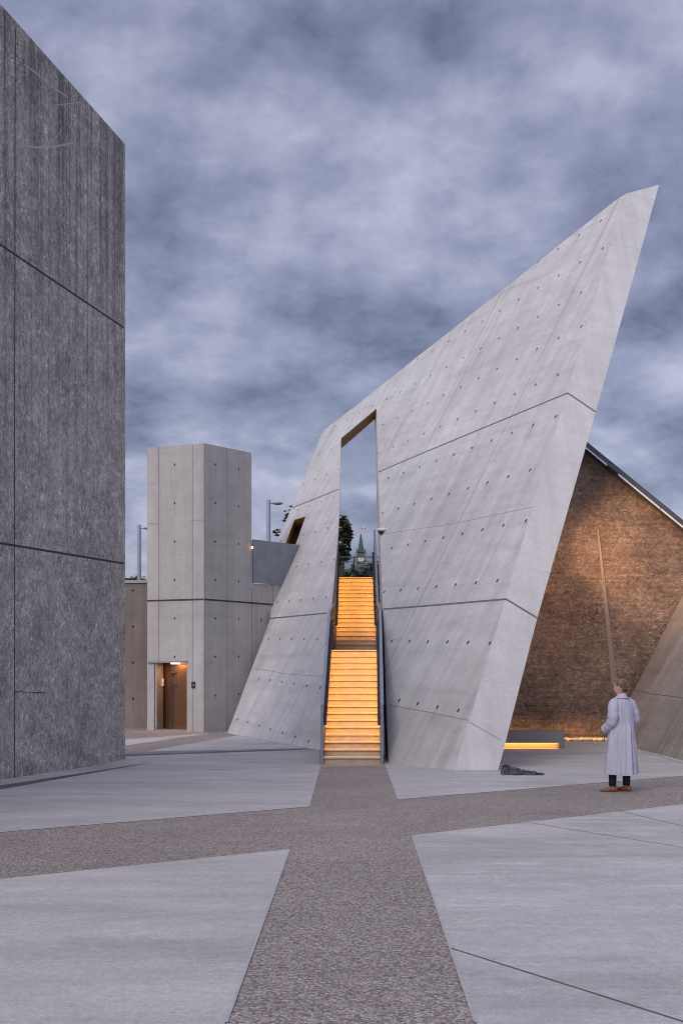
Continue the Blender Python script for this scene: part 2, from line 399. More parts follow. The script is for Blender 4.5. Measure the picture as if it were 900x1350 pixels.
sheet('drainage_channel', [P(-60, 1043.5), P(0, 1036.5), P(193, 1006), P(185, 1008.5), P(0, 1041.5), P(-60, 1051)], m_drain, .008)
sheet('drainage_channel', [P(165, 995.6), P(400, 987.6), P(400, 989), P(165, 997.4)], m_drain, .008)
# saw cuts in the slabs
m_cut = plain('saw_cut', (.12, .115, .12), .9)
def cut(a, b, w, lift=.0075, m=m_cut):
    A, B = Vector((*P(*a), 0)), Vector((*P(*b), 0)); n = (B - A).normalized().cross(Vector((0, 0, 1))) * w / 2
    return sheet('pavement_joint', [(A - n)[:2], (B - n)[:2], (B + n)[:2], (A + n)[:2]], m, lift)
cut((595, 1252), (960, 1368), .013)
m_cutf = plain('faint_saw_cut', (.20, .195, .20), .9)
cut((815, 1070), (960, 1104), .012, m=m_cutf); cut((700, 1086), (960, 1128), .012, m=m_cutf)
m_edge = plain('trowelled_edge', (.44, .43, .43), .7)
cut((381.5, 1122), (298.2, 1350), .014, .0065, m_edge); cut((543, 1103), (626.5, 1350), .014, .0065, m_edge)
m_light_line = plain('stainless_strip', (.55, .55, .60), .4, .3)
cut((846, 990.5), (930, 1012.5), .05, .0085, m_light_line)

# upper street level behind the monument
def flat(name, x0, x1, y0, y1, z, mat, th=.3):
    bm = bmesh.new(); box(bm, ((x0 + x1) / 2, (y0 + y1) / 2, z - th / 2), (x1 - x0, y1 - y0, th)); o = new_obj(name, bm, mat); o['kind'] = 'structure'; return o
m_grass = plain('upper_grass', (.06, .085, .035), .95, 0, .3, .4)
flat('upper_ground', -2400, 2400, 38.0, 3400, 4.2, m_grass, 4.15)

# ------------------------------------------------------------------ big etched wall on the left
LP = Plane((-4.8133, 22.8, 0), (-1.117, -5.0, 0), (0, 0, 1))
lw = thing('etched_wall', 'tall dark grey etched concrete wall streaked with rain, filling the left edge', 'wall', (-4.81, 22.8, 0))
bm = bmesh.new()
e0 = LP.p; far = LP.p + LP.d * 17
uvL = lambda co: LP.st(co)
top = 13.70
slab(bm, [[Vector((e0.x, e0.y, -.3)), Vector((e0.x, e0.y, top)), Vector((far.x, far.y, top)), Vector((far.x, far.y, -.3))]], (-1.0, .22, 0), uvL)
new_obj('wall_face', bm, m_left, lw)
def L3(pl, *pp): return [pl.on(*q) for q in pp]
for pts, w in (([(163.5, 432), (0, 322), (-60, 281.5)], .04), ([(163.5, 743), (0, 716), (-60, 706)], .04), ([(20, 37), (19.2, 500), (19, 1034)], .022), ([(20, 912), (60, 913.5)], .012), ([(88, 108), (88, 365)], .010)):
    bm = bmesh.new(); strip(bm, L3(LP, *pts), w, LP.n); new_obj('joint', bm, m_joint, lw)
m_twig = plain('etched_pale_line', (.46, .45, .45), .85)
bm = bmesh.new()
for pts, w in (([(30, 191), (48, 194), (66, 193), (82, 191), (96, 188)], .035), ([(32, 84), (50, 98), (68, 114), (90, 128)], .028), ([(60, 193), (76, 178), (82, 168)], .018), ([(72, 138), (90, 136), (108, 134)], .015)):
    strip(bm, L3(LP, *pts), w, LP.n)
new_obj('etched_branch', bm, m_twig, lw)

# ------------------------------------------------------------------ main leaning wall
A = gp(597, 1022); A = Vector((2.1794, 20.0145, 0))
d_ = Vector((-.50114, .86536, 0)); nh = Vector((.86536, .50114, 0)); KL = .59
MP = Plane(A, d_, nh * KL + Vector((0, 0, 1)))
main = thing('leaning_wall', 'soaring pale concrete wall leaning right to a sharp point, pierced by a tall stair opening', 'wall', tuple(A))
uvM = lambda co: MP.st(co)
TH = Vector((.0, 1.6, 0))
def low(q, k=.9):                        # carry a foot point on below the ground
    return q
outer_px = [(592.8, 1036), (825, 255), (814.7, 260.8), (662, 382), (543, 475.5), (471, 533), (425.6, 568), (384, 670), (364, 716), (355.5, 818), (300, 966), (293, 984),
            (426, 1040), (426, 985), (426, 929), (432, 850), (437, 800), (439.5, 775), (443.3, 730), (446.3, 697), (447.5, 660), (449.5, 578), (496, 538.5), (498, 620), (500.5, 700), (503.5, 780), (506.5, 850), (509, 929), (512, 1010), (513, 1030)]
win_px = [(388, 685.5), (402.6, 681), (379, 748), (363, 752)]
outer = [MP.on(*q) for q in outer_px]; win = [MP.on(*q) for q in win_px]
bm = bmesh.new()
slab(bm, [outer, win], TH, uvM, skip={(0, 0)})
new_obj('wall_face', bm, m_main, main)
EP = Plane(A, (gp(655, 1022) - gp(597, 1022)), MP.on(825, 255) - A)
end_px = [(597, 1036), (655, 1036), (655, 1022), (658, 1010), (708, 815), (785, 543), (868, 243), (825, 255)]
bm = bmesh.new()
E = [MP.on(592.8, 1036), EP.on(651.4, 1036), EP.on(708, 815), EP.on(785, 543), EP.on(868.5, 243), MP.on(825, 255)]
slab(bm, [E], TH, lambda co: (EP.st(co)[0], EP.st(co)[1]), skip={(0, 5)})
new_obj('end_face', bm, m_end, main)
def joint(parent, plane, pts, w, mat=m_joint):
    bm = bmesh.new(); strip(bm, L3(plane, *pts), w, plane.n); return new_obj('joint', bm, mat, parent)
m_jt = plain('soft_joint', (.16, .15, .15), .9)
m_jf = plain('faint_joint', (.30, .285, .28), .9)
joint(main, MP, [(384, 670), (446.3, 645)], .045, m_jt); joint(main, MP, [(498.5, 622.3), (560, 596), (748, 518)], .045, m_jt)
joint(main, MP, [(355.5, 815.5), (430.5, 808.5)], .045, m_jt); joint(main, MP, [(505, 803.3), (560, 799), (667, 790)], .045, m_jt)
joint(main, EP, [(748, 518), (785, 543)], .04, m_jt); joint(main, EP, [(667, 790), (708, 815)], .04, m_jt)
joint(main, EP, [(618.5, 952), (660.5, 976)], .018, m_jf); joint(main, MP, [(513, 930), (560, 938), (618, 950)], .016, m_jf)
joint(main, MP, [(334, 881), (380, 889), (425, 892)], .014, m_jf); joint(main, MP, [(500, 705), (600, 690), (703, 668)], .010, m_jf)
# warm lined reveal of the small slot window
m_reveal = plain('warm_timber_reveal', (.30, .19, .11), .6, 0, .25, 14)
bm = bmesh.new()
V9 = TH * .96; cen = sum(win, Vector()) / 4
for i in range(4):
    a, b = win[i], win[(i + 1) % 4]
    a = a + (cen - a) * .02; b = b + (cen - b) * .02
    quad(bm, [a + TH * .01, b + TH * .01, b + V9, a + V9])
quad(bm, [p + (cen - p) * .02 + V9 for p in win])
wdw = new_obj('window', bm, m_reveal, main)
wl = lamp('window_lamp', 'POINT', cen + TH * .45 + Vector((-.1, 0, -.75)), 11, (1, .62, .28), shadow_soft_size=.08)
# timber-lined head of the stair opening
m_soffit = plain('warm_soffit', (.50, .27, .12), .6, 0, .2, 8)
a, b = MP.on(449.5, 578), MP.on(496, 538.5)
bm = bmesh.new(); dz = Vector((0, 0, -.012))
slab(bm, [[a + dz + Vector((.02, .05, 0)), b + dz + Vector((-.02, .05, 0)), b + dz * 3 + Vector((-.02, .05, 0)), a + dz * 3 + Vector((.02, .05, 0))]], TH * .93)
new_obj('soffit_lining', bm, m_soffit, main)

# ------------------------------------------------------------------ lift tower with its linking wall
TF, TL, TR = Vector((-3.982, 29.7, 0)), Vector((-5.764, 30.4, 0)), Vector((-2.739, 31.2, 0)); TT = 8.40
LPn = Plane(TF, TL - TF, (0, 0, 1)); RPn = Plane(TF, TR - TF, (0, 0, 1))
tower = thing('lift_tower', 'square-cornered pale brown concrete lift tower with a lit doorway at its foot', 'tower', tuple(TF))
bm = bmesh.new()
z0 = -.3
door = [LPn.on(246.3, 963.2), LPn.on(246.3, 872.5), LPn.on(203, 873.5), LPn.on(203, 961)]
door[0].z = door[3].z = z0
fl = [Vector((TF.x, TF.y, z0)), door[0], door[1], door[2], door[3], Vector((TL.x, TL.y, z0)), Vector((TL.x, TL.y, TT)), Vector((TF.x, TF.y, TT))]
fill(bm, [fl], lambda co: LPn.st(co))
INW = -LPn.n * .55
for i in range(3):
    a, b = door[i], door[i + 1]; quad(bm, [a, b, b + INW, a + INW])
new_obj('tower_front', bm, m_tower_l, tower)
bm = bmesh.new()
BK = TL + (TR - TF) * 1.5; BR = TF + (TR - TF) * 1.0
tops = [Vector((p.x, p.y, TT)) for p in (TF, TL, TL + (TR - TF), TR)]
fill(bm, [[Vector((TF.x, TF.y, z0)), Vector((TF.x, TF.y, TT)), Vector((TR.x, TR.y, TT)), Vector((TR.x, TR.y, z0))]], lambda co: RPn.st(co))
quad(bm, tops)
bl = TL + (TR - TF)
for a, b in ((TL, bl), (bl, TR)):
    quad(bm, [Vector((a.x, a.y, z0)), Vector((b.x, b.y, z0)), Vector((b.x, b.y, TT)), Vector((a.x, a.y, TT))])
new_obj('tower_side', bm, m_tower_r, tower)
for pl, pts, w, m in ((LPn, [(194, 792.3), (269, 790.2)], .05, m_joint), (RPn, [(269, 790.2), (332, 795), (364, 797.5)], .05, m_joint), (LPn, [(248, 686.8), (268.5, 686)], .014, m_jf), (LPn, [(195, 690), (209, 689.8)], .014, m_jf)):
    joint(tower, pl, pts, w, m)
# vertical arris line
bm = bmesh.new(); tube(bm, [TF + Vector((0, -.004, .0)), TF + Vector((0, -.004, TT - .02))], .012, 6); new_obj('corner_joint', bm, m_jf, tower)
# doorway
m_door = Mat('brushed_bronze_door'); 
m_door = m_door.done(m_door.scale(c4(.17, .085, .04), m_door.rng(m_door.noise(m_door.coord('Object', scale=(9, 9, .3)), 4, 4), .3, .7, .9, 1.1)), .34, .75)
m_frame = plain('stainless_frame', (.42, .38, .34), .4, .6)
ins = lambda u, v, dep: LPn.on(u, v, -dep)
def inner_quad(bm, p, q, dep, th, z0_, z1_):
    a = p - LPn.n * dep; b = q - LPn.n * dep
    V = -LPn.n * th
    slab(bm, [[Vector((a.x, a.y, z0_)), Vector((b.x, b.y, z0_)), Vector((b.x, b.y, z1_)), Vector((a.x, a.y, z1_))]], V)
dR, dL = Vector((door[0].x, door[0].y, 0)), Vector((door[3].x, door[3].y, 0)); dw = dL - dR; dz1 = door[1].z
bm = bmesh.new(); inner_quad(bm, dR, dR + dw * .64, .42, .05, .02, dz1 - .02)
dr = new_obj('door', bm, m_door, tower)
bm = bmesh.new(); inner_quad(bm, dR + dw * .70, dL, .46, .05, .02, dz1 - .02); new_obj('side_panel', bm, m_door, tower)
bm = bmesh.new(); inner_quad(bm, dR + dw * .64, dR + dw * .70, .40, .06, .02, dz1 - .02)
hd = -LPn.n * .38
for z in (1.35, 1.72): box(bm, dR + dw * .60 - LPn.n * .37 + Vector((0, 0, z)), (.16, .05, .03), Matrix.Rotation(math.atan2(dw.y, dw.x), 3, 'Z'))
new_obj('door_frame', bm, m_steel_dk, tower)
bm = bmesh.new(); box(bm, dL - dw * .045 - LPn.n * .2 + Vector((0, 0, (dz1 - .05) / 2)), (.06, .36, dz1 - .06), Matrix.Rotation(math.atan2(dw.y, dw.x), 3, 'Z')); new_obj('jamb_lining', bm, m_frame, tower)
bm = bmesh.new(); box(bm, dL - dw * .085 - LPn.n * .32 + Vector((0, 0, 1.42)), (.03, .09, .22), Matrix.Rotation(math.atan2(dw.y, dw.x), 3, 'Z')); new_obj('control_panel', bm, plain('white_plastic', (.6, .6, .58), .4), tower)
bm = bmesh.new()
slab(bm, [[LPn.on(195.5, 872.3, .01), LPn.on(246.8, 871.3, .01), LPn.on(246.8, 873.6, .01), LPn.on(195.5, 874.4, .01)]], LPn.n * .05); new_obj('door_canopy', bm, m_steel, tower)
bm = bmesh.new(); inner_quad(bm, dR, dL, .02, .42, -.02, .03); new_obj('threshold', bm, m_frame, tower)
bm = bmesh.new(); cc = dR + dw * .45 - LPn.n * .20 + Vector((0, 0, dz1 - .06)); box(bm, cc, (.26, .10, .03), Matrix.Rotation(math.atan2(dw.y, dw.x), 3, 'Z'))
new_obj('ceiling_light', bm, glowing('ceiling_light_glow', (1, .88, .68), 9), tower)
lamp('door_lamp', 'AREA', cc - Vector((0, 0, .04)), 9, (1, .52, .22), shape='RECTANGLE', size=.4, size_y=.2)
bm = bmesh.new(); slab(bm, [[LPn.on(253, 899, .0), LPn.on(257.4, 899, .0), LPn.on(257.4, 907.5, .0), LPn.on(253, 907.5, .0)]], LPn.n * .03)
cbx = new_obj('call_button_plate', bm, plain('black_plate', (.015, .015, .015), .4), tower)
bm = bmesh.new(); ell(bm, LPn.on(255.4, 903.8, .035), (.028, .02, .028), 10); o = new_obj('button', bm, m_frame); o.parent = cbx; o.matrix_parent_inverse = Matrix.Translation(-Vector((0, 0, 0))); o.location = (0, 0, 0)

# low linking wall between tower and leaning wall, and the steel parapet above it
link = thing('linking_wall', 'low brown-grey concrete wall joining the lift tower to the leaning wall', 'wall', tuple(TR))
bm = bmesh.new()
slab(bm, [[RPn.on(331.8, 896, -.003), RPn.on(331.8, 769.6, -.003), RPn.on(386, 771.9, -.003), RPn.on(374, 800, -.003), RPn.on(352, 850, -.003)]], (.28, .5, 0), lambda co: RPn.st(co))
new_obj('wall_face', bm, m_tower_r, link)
par = thing('steel_parapet', 'sheet of blue-grey steel forming the parapet of the bridge beside the lift tower', 'parapet', tuple(RPn.on(332, 770)))
bm = bmesh.new()
slab(bm, [[RPn.on(333.2, 768.6, .05), RPn.on(333.2, 711, .05), RPn.on(400, 719, .05), RPn.on(380, 771.8, .05)]], (.03, .06, 0), lambda co: RPn.st(co))
new_obj('panel', bm, m_steel, par)
bm = bmesh.new()
slab(bm, [[RPn.on(331.9, 769, .0), RPn.on(331.9, 712, .0), RPn.on(333.0, 712, .0), RPn.on(333.0, 769, .0)]], (.03, .1, 0)); new_obj('edge_post', bm, m_steel_dk, par)
bm = bmesh.new(); ell(bm, RPn.on(332.6, 722, .06), (.022, .03, .04), 10); wl2 = new_obj('marker_light', bm, glowing('amber_marker', (1, .55, .15), 5), par)

# retaining wall behind, left
rw = thing('retaining_wall', 'dark brown retaining wall seen in the gap between the etched wall and the lift tower', 'wall', (-6, 31.2, 0))
RW = Plane((-6, 31.2, 0), (1, .03, 0), (0, 0, 1))
bm = bmesh.new(); slab(bm, [[Vector((-16, 30.9, -.3)), Vector((-16, 30.9, 4.42)), Vector((-4.95, 31.23, 4.42)), Vector((-4.95, 31.23, -.3))]], (0, .4, 0), lambda co: RW.st(co)); new_obj('wall_face', bm, m_retain, rw)
bm = bmesh.new(); slab(bm, [[Vector((-16, 30.86, 4.43)), Vector((-16, 30.86, 4.52)), Vector((-4.95, 31.19, 4.52)), Vector((-4.95, 31.19, 4.43))]], (0, .5, 0)); new_obj('coping', bm, m_tower_l, rw)
joint(rw, RW, [(165, 776), (194, 777)], .012, m_jf)
flat('upper_ground', -60, -1.2, 32.2, 38.0, 4.35, m_grass, .2)

# ------------------------------------------------------------------ brown etched wall, right, with its cap and lights
BP = Plane((0, 27.5, 0), (1, 0, 0), (0, 0, 1))
bw = thing('etched_wall', 'brown etched concrete wall under a sloping steel roof edge, warmly lit, behind the bench', 'wall', (7, 27.5, 0))
bm = bmesh.new()
top_l, top_r = (735, 560), (1010, 780)
slab(bm, [[BP.on(588, 990), BP.on(*top_l), BP.on(*top_r), BP.on(1010, 990)]], (0, .8, 0), lambda co: BP.st(co))
new_obj('wall_face', bm, m_brown, bw)
def alongtop(u, off): 
    k = (u - 775) / (900 - 775); return (u, 586 + k * (688 - 586) + off)
B2 = Plane((0, 27.1, 0), (1, 0, 0), (0, 0, 1))
bm = bmesh.new()
slab(bm, [[B2.on(*alongtop(738, -2.5)), B2.on(*alongtop(1010, -2.5)), B2.on(*alongtop(1010, 6)), B2.on(*alongtop(738, 6))]], (0, 1.4, 0)); new_obj('roof_edge', bm, plain('roof_edge_steel', (.085, .10, .115), .5, .4), bw)
bm = bmesh.new()
for u0, u1 in ((768, 800), (815, 870), (871, 935)):
    B3 = 27.09
    q = [alongtop(u0, 5.5), alongtop(u1, 5.5), alongtop(u1, 7.6), alongtop(u0, 7.6)]
    slab(bm, [[at(*p, B3) for p in q]], (0, .06, 0))
new_obj('edge_strip', bm, plain('painted_sky_glint', (.78, .82, .88), .3, .2), bw)  # pale colour stands in for the sky reflected in this edge
bm = bmesh.new()
slab(bm, [[BP.on(787, 698, .03), BP.on(789, 698, .03), BP.on(814, 905, .03), BP.on(806, 905, .03)]], (0, .025, 0)); new_obj('tapering_seam', bm, m_seam, bw)
# added spotlight fixture, kept out of sight, that washes the wall
def fixture(loc, aim, label):
    t = thing('spotlight', label, 'spotlight', loc)
    d = (Vector(aim) - Vector(loc)).normalized()
    bm = bmesh.new(); tube(bm, [Vector(loc) - d * .25, Vector(loc) - d * .08, Vector(loc) - d * .02], [.07, .09, .09], 14); new_obj('housing', bm, m_steel_dk, t)
    return t

# leaning grey wall far right
G1, G2 = gp(800, 978), gp(900, 1003); T1 = at(900, 785, 27.46)
gn = (G2 - G1).cross(T1 - G1).normalized()
GP = Plane(G1, G2 - G1, gn.cross(G2 - G1))
if GP.w.z < 0: GP.w = -GP.w
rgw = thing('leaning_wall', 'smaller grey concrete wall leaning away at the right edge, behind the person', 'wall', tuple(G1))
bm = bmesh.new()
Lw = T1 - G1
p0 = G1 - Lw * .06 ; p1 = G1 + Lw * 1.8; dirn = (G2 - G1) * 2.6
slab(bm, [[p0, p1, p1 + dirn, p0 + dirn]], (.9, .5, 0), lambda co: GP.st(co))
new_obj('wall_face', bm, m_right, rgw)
joint(rgw, GP, [(833, 910), (860, 915), (905, 921)], .02, m_jt)

# ------------------------------------------------------------------ staircase
RI, TR_, D0, LAND = .14196, .2537, 21.83, 4.4
HW = .605
def xc(Y): return .224 + (Y - 21.8) * (.487 - .224) / 12.8 + .035 * math.sin(math.pi * min(1, max(0, (Y - 21.8) / 12.8)))
def DY(k): return D0 + (k - 1) * TR_ + (LAND if k > 17 else 0)
st = thing('staircase', 'long straight stair glowing amber between steel parapets, climbing through the leaning wall', 'staircase', (xc(D0), D0, 0))
M = Mat('amber_lit_stone'); ob = M.coord('Object')
m_step = M.done(M.scale(c4(.50, .42, .33), M.math('MULTIPLY', M.rng(M.noise(ob, 7, 7, .65), .25, .75, .80, 1.15), M.rng(M.noise(ob, 60, 3, .7), .25, .75, .92, 1.08))), .7)
m_nosing_shade = plain('nosing_painted_shadow', (.13, .075, .04), .9)
for k in range(1, 35):
    y0 = DY(k); y1 = DY(k + 1) if k < 34 else 38.5
    ym = (y0 + y1) / 2; z1 = k * RI
    bm = bmesh.new(); x = xc(y0)
    box(bm, (x, (y0 + .034 + y1 + .05) / 2, z1 - .030 - (RI + .06) / 2), (2 * HW, y1 + .05 - y0 - .034, RI + .06))
    box(bm, (x, (y0 + y1 + .02) / 2, z1 - .0145), (2 * HW, y1 + .02 - y0, .029))
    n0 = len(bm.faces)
    box(bm, (x, y0 + .0325, z1 - .036), (2 * HW - .004, .010, .011))  # dark strip painted in where the nosing shades the riser
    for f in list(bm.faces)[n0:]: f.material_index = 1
    s = new_obj('step', bm, m_step, st); s.data.materials.append(m_nosing_shade)
CAPL = [(21.76, 1.27), (25.9, 3.40), (30.3, 3.80), (35.45, 6.50)]
for sgn in (-1, 1):
    X = lambda Y, o: xc(Y) + sgn * (HW + .005 + o)
    prof = [(21.78, -.3), (21.78, 1.265), (21.9, 1.30), (35.0, 6.50), (35.0, 4.0), (24.2, -.3)]
    prof = [(21.78, -.3)] + [(y + .02, z - .003) for y, z in CAPL] + [(35.62, -.3)]
    bm = bmesh.new()
    seg = lambda L_, n: [(L_[0][0] + (L_[1][0] - L_[0][0]) * i / n, L_[0][1] + (L_[1][1] - L_[0][1]) * i / n) for i in range(n + 1)]
    CAPS = [q for i in range(3) for q in seg(CAPL[i:i + 2], 3)[:3]] + [CAPL[-1]]
    prof = [(y + .02, z - .003) for y, z in CAPS]
    for (ya, za), (yb, zb) in zip(prof, prof[1:]):
        slab(bm, [[Vector((X(ya, 0), ya, -.3)), Vector((X(ya, 0), ya, za)), Vector((X(yb, 0), yb, zb)), Vector((X(yb, 0), yb, -.3))]], (sgn * .055, 0, 0))
    pw = new_obj('side_parapet', bm, m_steel_dk, st)
    bm = bmesh.new()
    for (ya, za), (yb, zb) in zip(CAPS, CAPS[1:]):
        slab(bm, [[Vector((X(ya, -.004), ya, za)), Vector((X(yb, -.004), yb, zb)), Vector((X(yb, -.004), yb, zb + .025)), Vector((X(ya, -.004), ya, za + .025))]], (sgn * .068, 0, 0))
    new_obj('parapet_cap', bm, m_cap, st)
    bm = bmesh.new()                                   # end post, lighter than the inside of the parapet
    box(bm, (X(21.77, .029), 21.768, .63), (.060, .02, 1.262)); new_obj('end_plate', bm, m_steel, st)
    # handrails: one over each flight, with a light line underneath
    def nz(Y): 
        if Y <= DY(17): return RI + (Y - D0) * RI / TR_
        if Y < DY(18): return 17 * RI
        return 18 * RI + (Y - DY(18)) * RI / TR_
    for ya, yb in ((D0 + .0, DY(17) + .5), (DY(18) - .5, DY(34) + .2)):
        ys = [ya, yb]
        if yb < 30: ys = [ya, DY(17), yb]
        else: ys = [ya, DY(18), yb]
        path = [Vector((X(y, -.035), y, nz(y) + .72)) for y in ys]
        bm = bmesh.new()
        for a, b in zip(path, path[1:]):
            slab(bm, [[a + Vector((-.03, 0, -.035)), a + Vector((.03, 0, -.035)), a + Vector((.03, 0, .035)), a + Vector((-.03, 0, .035))]], b - a)
        hr = new_obj('handrail', bm, m_steel_dk, st)
        bm = bmesh.new()
        for a, b in zip(path, path[1:]):
            o = Vector((-sgn * .012, 0, -.041))
            slab(bm, [[a + o + Vector((-.008, 0, -.004)), a + o + Vector((.008, 0, -.004)), a + o + Vector((.008, 0, .004)), a + o + Vector((-.008, 0, .004))]], b - a)
        ls = new_obj('light_line', bm, glowing('amber_led', (1, .50, .12), 2.5)); ls.parent = hr
        a, b = (path[0], path[1]) if yb < 30 else (path[1], path[2])
        dd = (b - a); L = dd.length; dd.normalize()
        zax = -(Vector((-sgn * .22, -.0, -.97))).normalized(); zax = (zax - dd * zax.dot(dd)).normalized(); yax = zax.cross(dd)
        la = lamp('handrail_lamp', 'AREA', (0, 0, 0), 7.6 * L, (1, .45, .08), shape='RECTANGLE', size=L, size_y=.02, spread=R(150))
        Mx = Matrix((dd, yax, zax)).transposed().to_4x4(); Mx.translation = (a + b) / 2 + Vector((-sgn * .02, 0, -.06)); la.matrix_world = Mx

# top balustrade
bal = thing('glass_balustrade', 'clear glass balustrade with thin rails across the head of the stair', 'balustrade', (.5, 37.0, 4.85))
def glass(name, col=(.85, .9, .9), tr=.75):
    M = Mat(name); b = M.b; b.inputs['Base Color'].default_value = c4(*col); b.inputs['Roughness'].default_value = .03
    b.inputs['Transmission Weight'].default_value = 1.0; b.inputs['IOR'].default_value = 1.05; return M.m
bm = bmesh.new(); box(bm, (.6, 37.0, 5.25), (3.0, .015, .82)); new_obj('glass_pane', bm, glass('clear_glass'), bal)
for z, r in ((5.72, .022), (5.55, .012)):
    bm = bmesh.new(); tube(bm, [(-.9, 37.0, z), (2.1, 37.0, z)], r, 8); new_obj('rail', bm, m_steel, bal)
bm = bmesh.new(); tube(bm, [(.42, 37.04, 4.8), (.47, 37.04, 5.72)], .022, 8); new_obj('post', bm, m_steel_dk, bal)

# ------------------------------------------------------------------ security cameras
def seccam(loc, label, s=1.0, flip=1):
    t = thing('security_camera', label, 'camera', loc, 'white security cameras on the leaning wall'); L = Vector(loc)
    bm = bmesh.new(); ell(bm, L + Vector((.0, -.12 * s, 0)), (.13 * s, .13 * s, .055 * s), 14); new_obj('housing', bm, plain('white_housing', (.75, .75, .75), .35), t)
    bm = bmesh.new(); ell(bm, L + Vector((-.02, -.15 * s, -.055 * s)), (.075 * s, .075 * s, .075 * s), 12); new_obj('lens_dome', bm, plain('black_dome', (.01, .01, .01), .1), t)
    bm = bmesh.new(); tube(bm, [L + Vector((.06, .02, -.12 * s)), L + Vector((.06, -.1 * s, -.1 * s)), L + Vector((.03, -.12 * s, 0))], .03 * s, 8); new_obj('bracket', bm, m_steel, t)
seccam(tuple(MP.on(502.5, 699, .02)), 'white dome security camera on the face just right of the stair opening')
seccam(tuple(MP.on(448.2, 696, -.25)), 'tiny white security camera on the left jamb of the stair opening', .45)

# ------------------------------------------------------------------ bench with light under it
bn = thing('bench', 'plain concrete slab bench with amber light glowing beneath, before the brown wall', 'bench', (5.0, 25.1, 0))
bx1, by = at(742.5, 988, 24.95).x, 24.95
bx0 = 2.8
m_bench = concrete('bench_concrete', (.30, .28, .27), (.38, .36, .35), streak=.08, seed=40)
def roundbox(bm, x0, x1, y0, y1, z0, z1):
    box(bm, ((x0 + x1) / 2, (y0 + y1) / 2, (z0 + z1) / 2), (x1 - x0, y1 - y0, z1 - z0))
    for v in bm.verts: v.co.x += (v.co.y - by) * .27
bm = bmesh.new(); roundbox(bm, bx0, bx1, by, by + .40, .15, .43); o = new_obj('seat', bm, m_bench, bn)
bm = bmesh.new(); roundbox(bm, bx1 - .10, bx1 - .002, by + .003, by + .39, -.05, .152); new_obj('leg', bm, m_bench, bn)
bm = bmesh.new(); roundbox(bm, bx0, bx1 - .12, by + .24, by + .36, -.05, .152); new_obj('plinth', bm, m_step, bn)
bm = bmesh.new(); roundbox(bm, bx0, bx1 - .14, by + .20, by + .23, .125, .148); new_obj('light_strip', bm, glowing('bench_led', (1, .48, .12), 2.2), bn)
lamp('bench_lamp', 'AREA', ((bx0 + bx1) / 2, by + .16, .12), 3.6, (1, .45, .10), aim=((bx0 + bx1) / 2, by + .22, 0), shape='RECTANGLE', size=bx1 - bx0 - .2, size_y=.05)

# ------------------------------------------------------------------ gravel
def stones(name, poly, n, smin, smax, mat, seed, pile=.04):
    rnd = random.Random(seed); bm = bmesh.new()
    xs = [p[0] for p in poly]; ys = [p[1] for p in poly]
    def inside(x, y):
        c = False
        for i in range(len(poly)):
            (x1, y1), (x2, y2) = poly[i], poly[i - 1]
            if (y1 > y) != (y2 > y) and x < (x2 - x1) * (y - y1) / (y2 - y1) + x1: c = not c
        return c
    k = 0
    while k < n:
        x, y = rnd.uniform(min(xs), max(xs)), rnd.uniform(min(ys), max(ys))
        if not inside(x, y): continue
        k += 1; s = rnd.uniform(smin, smax)
        d = bmesh.ops.create_icosphere(bm, subdivisions=1, radius=s)
        Mx = Matrix.Rotation(rnd.uniform(0, 6), 3, 'Z') @ Matrix.Rotation(rnd.uniform(0, 6), 3, 'X') @ Matrix.Diagonal((1, rnd.uniform(.6, .9), rnd.uniform(.45, .8)))
        for v in d['verts']: v.co = Mx @ (v.co * rnd.uniform(.8, 1.15)) + Vector((x, y, gz(y) + rnd.uniform(0, pile)))
    o = new_obj(name, bm, mat); o['kind'] = 'stuff'; return o
def stone_mat(name, a, b):
    M = Mat(name); n = M.noise(M.coord('Object'), 9, 3)
    return M.done(M.mix(M.rng(n, .35, .65, 0, 1), c4(*a), c4(*b)), .75)
g1, g2, g3 = gp(660, 1023), gp(717, 1023), gp(664, 1011)
tag(stones('gravel', [g1[:2], g2[:2], gp(688, 1017)[:2], g3[:2]], 420, .02, .042, stone_mat('dark_stones', (.02, .019, .02), (.13, .125, .125)), 3), 'wedge of dark loose stones at the foot of the leaning wall', 'gravel')
q0, q1 = at(700, 975, 27.47).x, at(838, 975, 27.47).x
tag(stones('gravel', [(q0 - 3, 26.95), (q1 + .3, 26.95), (q1 + .3, 27.45), (q0 - 3, 27.45)], 1500, .035, .07, stone_mat('pale_stones', (.30, .26, .22), (.5, .45, .4)), 4, .05), 'strip of pale stones lit amber along the foot of the brown wall', 'gravel')
AM = (1, .50, .15)
# added amber light line on stakes before the gravel, and the added wall washers
gl = thing('added_ground_light', 'amber light line on low stakes, added to light the stones along the brown wall', 'light', (5.5, 26.9, 0))
bm = bmesh.new(); tube(bm, [(3.0, 26.9, .17), (8.2, 26.9, .17)], .009, 6)
for xx in (3.0, 4.3, 5.6, 6.9, 8.2): tube(bm, [(xx, 26.9, -.02), (xx, 26.9, .17)], .008, 6)  # tube and stakes made up to carry the lamp
new_obj('housing', bm, m_steel_dk, gl)
lamp('wall_wash', 'AREA', (5.6, 26.925, .16), 11, AM, aim=(5.6, 27.3, .0), shape='RECTANGLE', size=5.2, size_y=.012, spread=R(140))
fx = Vector((4.9, 24.9, 5.2)); fa = Vector((9.0, 27.5, 5.1))
f_ = fixture(tuple(fx), tuple(fa), 'added small dark spotlight, unseen on an arm behind the leaning wall, washing the brown wall')
bm = bmesh.new(); tube(bm, [fx + Vector((-.2, -.06, 0)), fx + Vector((-1.5, .1, .3))], .03, 8); new_obj('arm', bm, m_steel_dk, f_)  # arm made up to hold the added lamp
